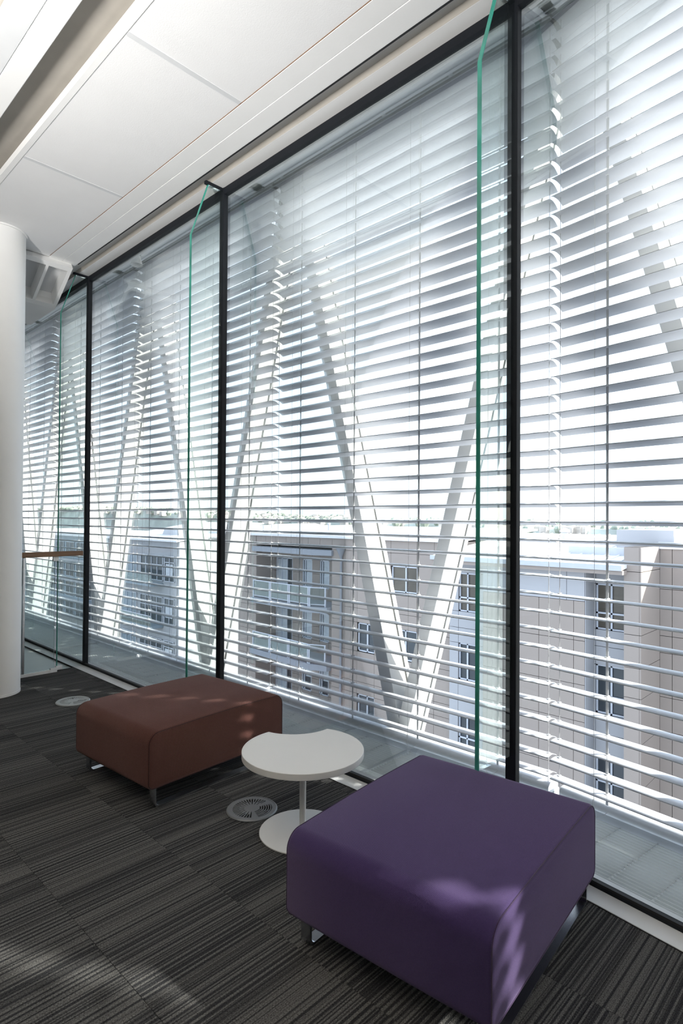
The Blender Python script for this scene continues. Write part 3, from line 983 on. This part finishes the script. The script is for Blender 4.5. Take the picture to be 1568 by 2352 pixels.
# ------------------------------------------------------------------ apartment buildings across the street
def clad(parent, xs, zs, y, mat, holes=(), gap=0.018, depth=0.05):
    """cladding panels, one object each, leaving the window holes free"""
    cache = {}
    for i in range(len(xs) - 1):
        for j in range(len(zs) - 1):
            xm, zm = (xs[i] + xs[i + 1]) / 2, (zs[j] + zs[j + 1]) / 2
            if any(h[0] < xm < h[1] and h[2] < zm < h[3] for h in holes):
                continue
            w, h_ = round(xs[i + 1] - xs[i], 3), round(zs[j + 1] - zs[j], 3)
            key = (w, h_, mat)
            if key not in cache:
                cache[key] = MB().box(gap / 2, w - gap / 2, 0, depth, gap / 2, h_ - gap / 2).mesh('panel', mat)
            link('panel', cache[key], parent, (xs[i], y, zs[j]))

def bwindow(parent, x0, x1, z0, z1, y, mull=(0.5,), rails=(), glass_mat='win_dark', recess=0.10, name='window'):
    fr = 0.055
    mb = MB()
    mb.box(x0, x0 + fr, y, y + 0.06, z0, z1).box(x1 - fr, x1, y, y + 0.06, z0, z1).box(x0, x1, y, y + 0.06, z0, z0 + fr).box(x0, x1, y, y + 0.06, z1 - fr, z1)
    for q in mull:
        xm = x0 + (x1 - x0) * q
        mb.box(xm - 0.03, xm + 0.03, y, y + 0.06, z0, z1)
    for q in rails:
        zm = z0 + (z1 - z0) * q
        mb.box(x0, x1, y, y + 0.06, zm - 0.03, zm + 0.03)
    w = mb.build(name, 'win_frame', parent)
    MB().box(x0, x1, y + 0.07, y + 0.09, z0, z1).build('pane', glass_mat, w)
    return w

def steps(a, b, d):
    n = max(1, round(abs(b - a) / d))
    return [round(a + (b - a) * i / n, 3) for i in range(n + 1)]

BZ = -16.0
ap = thing('apartment_building', 'cream panelled apartment block with balconies seen through the blinds', 'building', (0, 0, 0))
# --- long cream wing with balcony recess
wing_core = MB().box(-21.9, -14.5, 22.30, 34, BZ, 0.50).box(-30.0, -28.3, 22.12, 34, BZ, 0.50).box(-28.3, -21.9, 23.75, 34, BZ, 0.50).box(-28.3, -21.9, 22.12, 23.6, 0.10, 0.50)
wing_core.build('wall', 'joint_dark', ap)
zrow = [-10.6, -9.6, -8.7, -7.2, -6.6, -5.1, -3.65, -2.95, -1.95, -0.68, -0.1, 0.55]
holesC = [(-20.1, -18.95, -5.1, -3.65), (-20.1, -18.95, -8.7, -7.2), (-17.95, -16.4, -1.95, -0.68), (-17.95, -16.4, -5.1, -3.65), (-17.95, -16.4, -8.7, -7.2)]
xsC = [-21.9, -20.95, -20.1, -18.95, -17.95, -16.4, -15.45, -14.5]
clad(ap, xsC, zrow, 22.05, 'clad_cream', holesC)
for h in holesC:
    bwindow(ap, h[0] + 0.02, h[1] - 0.02, h[2] + 0.02, h[3] - 0.02, 22.13, (0.55,), (), 'win_dark' if h[3] < -2 else 'win_warm')
clad(ap, [-30.0, -29.1, -28.3], zrow, 22.05, 'clad_cream')
clad(ap, steps(-28.3, -21.9, 0.92), [0.10, 0.55], 22.05, 'clad_cream')
# recess: back wall, side walls
doors = []
for f in range(4):
    zf = -3.2 - 3.0 * f
    doors += [(-28.2, -26.7, zf + 0.10, zf + 2.35), (-25.8, -25.0, zf + 0.75, zf + 2.35), (-24.35, -23.6, zf + 0.75, zf + 2.35)]
zr = []
for f in range(4):
    zf = -3.2 - 3.0 * f
    zr += [zf + 0.10, zf + 0.75, zf + 1.55, zf + 2.35]
zr = sorted(set([round(z, 3) for z in zr] + [0.10, -12.6]))
clad(ap, [-28.3, -28.2, -26.7, -25.8, -25.0, -24.35, -23.6, -22.7, -21.9], zr, 23.55, 'clad_cream', doors)
for i, d_ in enumerate(doors):
    if i % 3 == 0:
        w = bwindow(ap, d_[0], d_[1], d_[2], d_[3], 23.57, (0.33, 0.66), (), 'win_dark', name='balcony_door')
        MB().box(d_[0] + 0.08, d_[0] + 0.95, 23.632, 23.638, d_[2] + 0.1, d_[3] - 0.1).build('curtain', 'curtain', w)
    else:
        w = bwindow(ap, d_[0], d_[1], d_[2], d_[3], 23.57, (0.25,), (), 'win_dark')
        MB().box(d_[0] + 0.25, d_[1] - 0.05, 23.632, 23.638, d_[2] + (0.08 if i < 6 else 0.8), d_[3] - 0.06).build('curtain', 'curtain', w)
MB().box(-28.3, -28.25, 22.05, 23.55, BZ, 0.55).build('recess_wall', 'clad_cream', ap)
MB().box(-21.95, -21.9, 22.12, 23.55, BZ, 0.55).build('recess_wall', 'clad_cream', ap)
for f in range(4):
    zf = -3.2 - 3.0 * f
    bal = MB().prism([(-28.25, 21.6), (-22.9, 21.35), (-21.95, 21.75), (-21.95, 23.5), (-28.25, 23.5)], zf - 0.22, zf + 0.08).build('balcony', 'slab_grey', ap)
    line = [(-28.1, 21.70), (-26.4, 21.62), (-24.7, 21.54), (-23.0, 21.46), (-22.1, 21.84)]
    for i in range(4):
        (xa, ya), (xb, yb) = line[i], line[i + 1]
        for xx, yy in ((xa + 0.06, ya), (xb - 0.06, yb)):
            MB().box(xx - 0.03, xx + 0.03, yy - 0.03, yy + 0.03, zf + 0.08, zf + 1.08).build('baluster', 'win_frame', bal)
        MB().tube([(xa, ya, zf + 1.08), (xb, yb, zf + 1.08)], 0.03, 6).build('top_rail', 'win_frame', bal)
        MB().tube([(xa, ya, zf + 0.20), (xb, yb, zf + 0.20)], 0.022, 6).build('bottom_rail', 'win_frame', bal)
        MB().hexa([(xa + .1, ya - .005, zf + .22), (xb - .1, yb - .005, zf + .22), (xb - .1, yb + .005, zf + .22), (xa + .1, ya + .005, zf + .22),
                   (xa + .1, ya - .005, zf + 1.05), (xb - .1, yb - .005, zf + 1.05), (xb - .1, yb + .005, zf + 1.05), (xa + .1, ya + .005, zf + 1.05)]).build('glass_panel', 'rail_glass', bal)
MB().prism([(-28.3, 21.75), (-22.9, 21.55), (-21.8, 21.9), (-21.8, 23.5), (-28.3, 23.5)], -0.42, -0.14).build('canopy', 'slab_grey', ap)
pipe = MB().tube([(-21.15, 21.97, -0.4), (-21.15, 21.97, BZ)], 0.065, 10).build('downpipe', 'pipe_grey', ap, smooth=True)
MB().lathe([(0.07, -0.45), (0.13, -0.3), (0.26, -0.02), (0.30, 0.06), (0.30, 0.12)], 16, -21.15, 21.95).build('hopper', 'pipe_grey', pipe, smooth=True)
# --- white panelled front with bays, right of the wing
core = MB().box(-14.5, -7.1, 22.10, 34, BZ, -0.15).box(-12.4, -8.35, 21.12, 22, BZ, -0.15).box(-7.05, -6.55, 21.12, 24, BZ, 0.62).box(-7.1, 6, 23.35, 34, BZ, 0.55)
core.build('wall', 'joint_dark', ap)
zD = [-11.8, -10.6, -9.9, -8.3, -6.8, -6.2, -5.3, -3.75, -3.1, -2.4, -0.76, -0.35]
zP = [-11.8, -10.0, -8.8, -7.3, -5.6, -4.3, -2.75, -1.35, -0.30]
xD = [-14.5, -14.05, -13.03, -12.4]
hD = [(-14.05, -13.03, -2.4, -0.76), (-14.05, -13.03, -5.3, -3.75), (-14.05, -13.03, -8.3, -6.8)]
clad(ap, xD, zD, 21.85, 'clad_white', hD)
for h in hD:
    bwindow(ap, h[0], h[1], h[2], h[3], 21.92, (0.4,), (0.36,), 'win_warm' if h[3] > -2 else 'win_dark')
clad(ap, [-12.4, -11.5, -10.05, -8.75, -8.35], zP[:-1], 21.05, 'clad_cream')
clad(ap, [-12.4, -9.0, -8.35], [-1.35, -0.30], 21.04, 'clad_white')
MB().box(-8.345, -8.325, 21.05, 21.9, BZ, -0.3).build('bay_return', 'clad_white', ap)
MB().box(-12.40, -12.38, 21.05, 21.9, BZ, -0.3).build('bay_return', 'clad_white', ap)
xE = [-8.35, -8.28, -7.22, -7.05]
hE = [(-8.28, -7.22, -2.4, -0.76), (-8.28, -7.22, -5.4, -3.66), (-8.28, -7.22, -8.4, -6.8)]
clad(ap, xE, [-11.8, -9.9, -8.4, -6.8, -6.1, -5.4, -3.66, -3.0, -2.4, -0.76, -0.35], 21.85, 'clad_white', hE)
for h in hE:
    bwindow(ap, h[0], h[1], h[2], h[3], 21.92, (0.5,), (0.36,), 'win_warm' if h[3] > -2 else 'win_dark')
clad(ap, [-7.05, -6.55], [-11.8, -10.4, -8.9, -7.4, -5.9, -4.4, -3.4, -2.3, -0.2, 0.62], 21.05, 'clad_cream')
sidep = []
for z0, z1 in zip([-11.8, -8.9, -7.4, -5.9, -4.4, -3.4, -2.3, -0.2], [-8.9, -7.4, -5.9, -4.4, -3.4, -2.3, -0.2, 0.62]):
    MB().box(-6.55, -6.50, 21.05, 23.05, z0 + 0.01, z1 - 0.01).build('panel', 'clad_cream', ap)
clad(ap, [-6.50, -6.1, -5.35, -4.6, -3.6, -2.6], [-11.8, -8.9, -7.4, -5.9, -4.7, -3.15, -2.55, -0.9, 0.55], 23.05, 'clad_cream', [(-5.35, -4.6, -4.7, -3.15)])
bwindow(ap, -5.35, -4.6, -4.7, -3.15, 23.12, (0.5,), (), 'win_dark')
# roofs
rf = MB().hexa([(-14.6, 20.6, -0.14), (-6.95, 20.6, -0.14), (-6.95, 28, 0.72), (-14.6, 28, 0.72), (-14.6, 20.6, 0.0), (-6.95, 20.6, 0.0), (-6.95, 28, 0.86), (-14.6, 28, 0.86)]).build('roof', 'roof_white', ap)
MB().box(-14.62, -6.95, 20.55, 20.6, -0.16, 0.02).build('fascia', 'roof_grey', rf)
MB().box(-14.6, -6.95, 20.62, 21.9, -0.30, -0.16).build('eave_soffit', 'clad_cream', rf)
for xr in [-14.5 + 0.45 * i for i in range(17)]:
    MB().hexa([(xr, 20.6, 0.0), (xr + 0.05, 20.6, 0.0), (xr + 0.05, 28, 0.86), (xr, 28, 0.86), (xr, 20.6, 0.035), (xr + 0.05, 20.6, 0.035), (xr + 0.05, 28, 0.895), (xr, 28, 0.895)]).build('roof_rib', 'roof_white', rf)
rf2 = MB().hexa([(-36, 21.9, 0.50), (-14.4, 21.9, 0.50), (-14.4, 30, 0.95), (-36, 30, 0.95), (-36, 21.9, 0.64), (-14.4, 21.9, 0.64), (-14.4, 30, 1.05), (-36, 30, 1.05)]).build('roof', 'roof_white', ap)
for gx in (-31.0, -25.0):
    MB().hexa([(gx - 2.6, 24, 0.7), (gx + 2.6, 24, 0.7), (gx + 2.6, 29, 0.9), (gx - 2.6, 29, 0.9), (gx - 0.5, 26, 1.12), (gx + 0.5, 26, 1.12), (gx + 0.5, 29, 1.18), (gx - 0.5, 29, 1.18)]).build('roof_gable', 'roof_white', rf2)
MB().box(-9.6, -7.05, 22.6, 22.7, -0.05, 0.52).build('parapet', 'roof_grey', ap)
MB().box(-8.3, -6.3, 24.0, 30.0, 0.40, 1.16).build('parapet', 'clad_white', ap)
MB().hexa([(-6.9, 23.0, 0.52), (6, 23.0, 0.52), (6, 30, 1.30), (-6.2, 30, 1.30), (-6.9, 23.0, 0.62), (6, 23.0, 0.62), (6, 30, 1.40), (-6.2, 30, 1.40)]).build('roof', 'roof_white', ap)
for (vx, vy, vz, s) in ((-5.9, 24.2, 0.74, 1.0), (-11.0, 25.5, 0.55, 1.5), (-17.6, 24.0, 0.75, 0.7), (-24.6, 24.5, 0.98, 0.7), (-30, 24.0, 0.78, 0.7)):
    v = MB().lathe([(0.10 * s, vz - 0.15), (0.10 * s, vz + 0.28 * s)], 12, vx, vy).build('roof_vent', 'roof_grey', ap, smooth=True)
    MB().lathe([(0.15 * s, vz + 0.29 * s), (0.15 * s, vz + 0.36 * s), (0.03, vz + 0.42 * s)], 12, vx, vy).build('cowl', 'roof_grey', v, smooth=True)

# --- grey block farther left
gb = thing('apartment_building', 'blue grey apartment block with glass balconies at the left behind the blinds', 'building')
MB().box(-62, -50.2, 30, 42, BZ, -0.78).build('wall', 'block_grey', gb)
rf = MB().hexa([(-63, 29.6, -0.80), (-50, 29.6, -0.80), (-50, 40, 0.9), (-63, 40, 0.9), (-63, 29.6, -0.62), (-50, 29.6, -0.62), (-50, 40, 1.05), (-63, 40, 1.05)]).build('roof', 'roof_white', gb)
MB().hexa([(-57, 32, -0.3), (-53.5, 32, -0.3), (-53.5, 36, 0.3), (-57, 36, 0.3), (-56.5, 32, 0.35), (-54, 32, 0.35), (-54, 36, 0.75), (-56.5, 36, 0.75)]).build('roof_dormer', 'roof_grey', rf)
for f in range(4):
    z = -2.2 - 4.1 * f
    w = bwindow(gb, -57.6, -53.1, z - 2.5, z, 29.90, (0.25, 0.5, 0.75), (0.62,), 'win_dark')
    w = bwindow(gb, -52.8, -50.9, z - 2.5, z, 29.90, (0.5,), (0.75,), 'win_dark')
    MB().box(-52.6, -51.3, 29.962, 29.968, z - 1.9, z - 0.8).build('curtain', 'curtain', w)
    b_ = MB().box(-61.5, -53.0, 28.6, 29.95, z - 2.95, z - 2.72).build('balcony', 'block_blue', gb)
    MB().box(-61.5, -53.0, 28.62, 28.66, z - 2.7, z - 1.75).build('glass_panel', 'rail_glass', b_)
    MB().tube([(-61.5, 28.64, z - 1.72), (-53.0, 28.64, z - 1.72)], 0.04, 6).build('top_rail', 'win_frame', b_)
    w = bwindow(gb, -61.6, -58.4, z - 2.5, z, 29.90, (0.33, 0.66), (), 'block_blue')
gc = thing('office_building', 'dark glazed block farthest left behind the handrail', 'building')
MB().box(-150, -88, 44, 60, BZ, -1.9).build('wall', 'block_blue', gc)
MB().box(-151, -87, 43.4, 61, -1.88, -1.2).build('roof', 'roof_white', gc)
for f in range(4):
    for i in range(7):
        x = -122 + i * 4.6
        bwindow(gc, x, x + 3.6, -5.6 - 3.6 * f, -3.0 - 3.6 * f, 43.88, (0.5,), (), 'win_dark')
    MB().box(-148, -89, 43.3, 43.86, -6.4 - 3.6 * f, -6.0 - 3.6 * f).build('ledge', 'clad_white', gc)
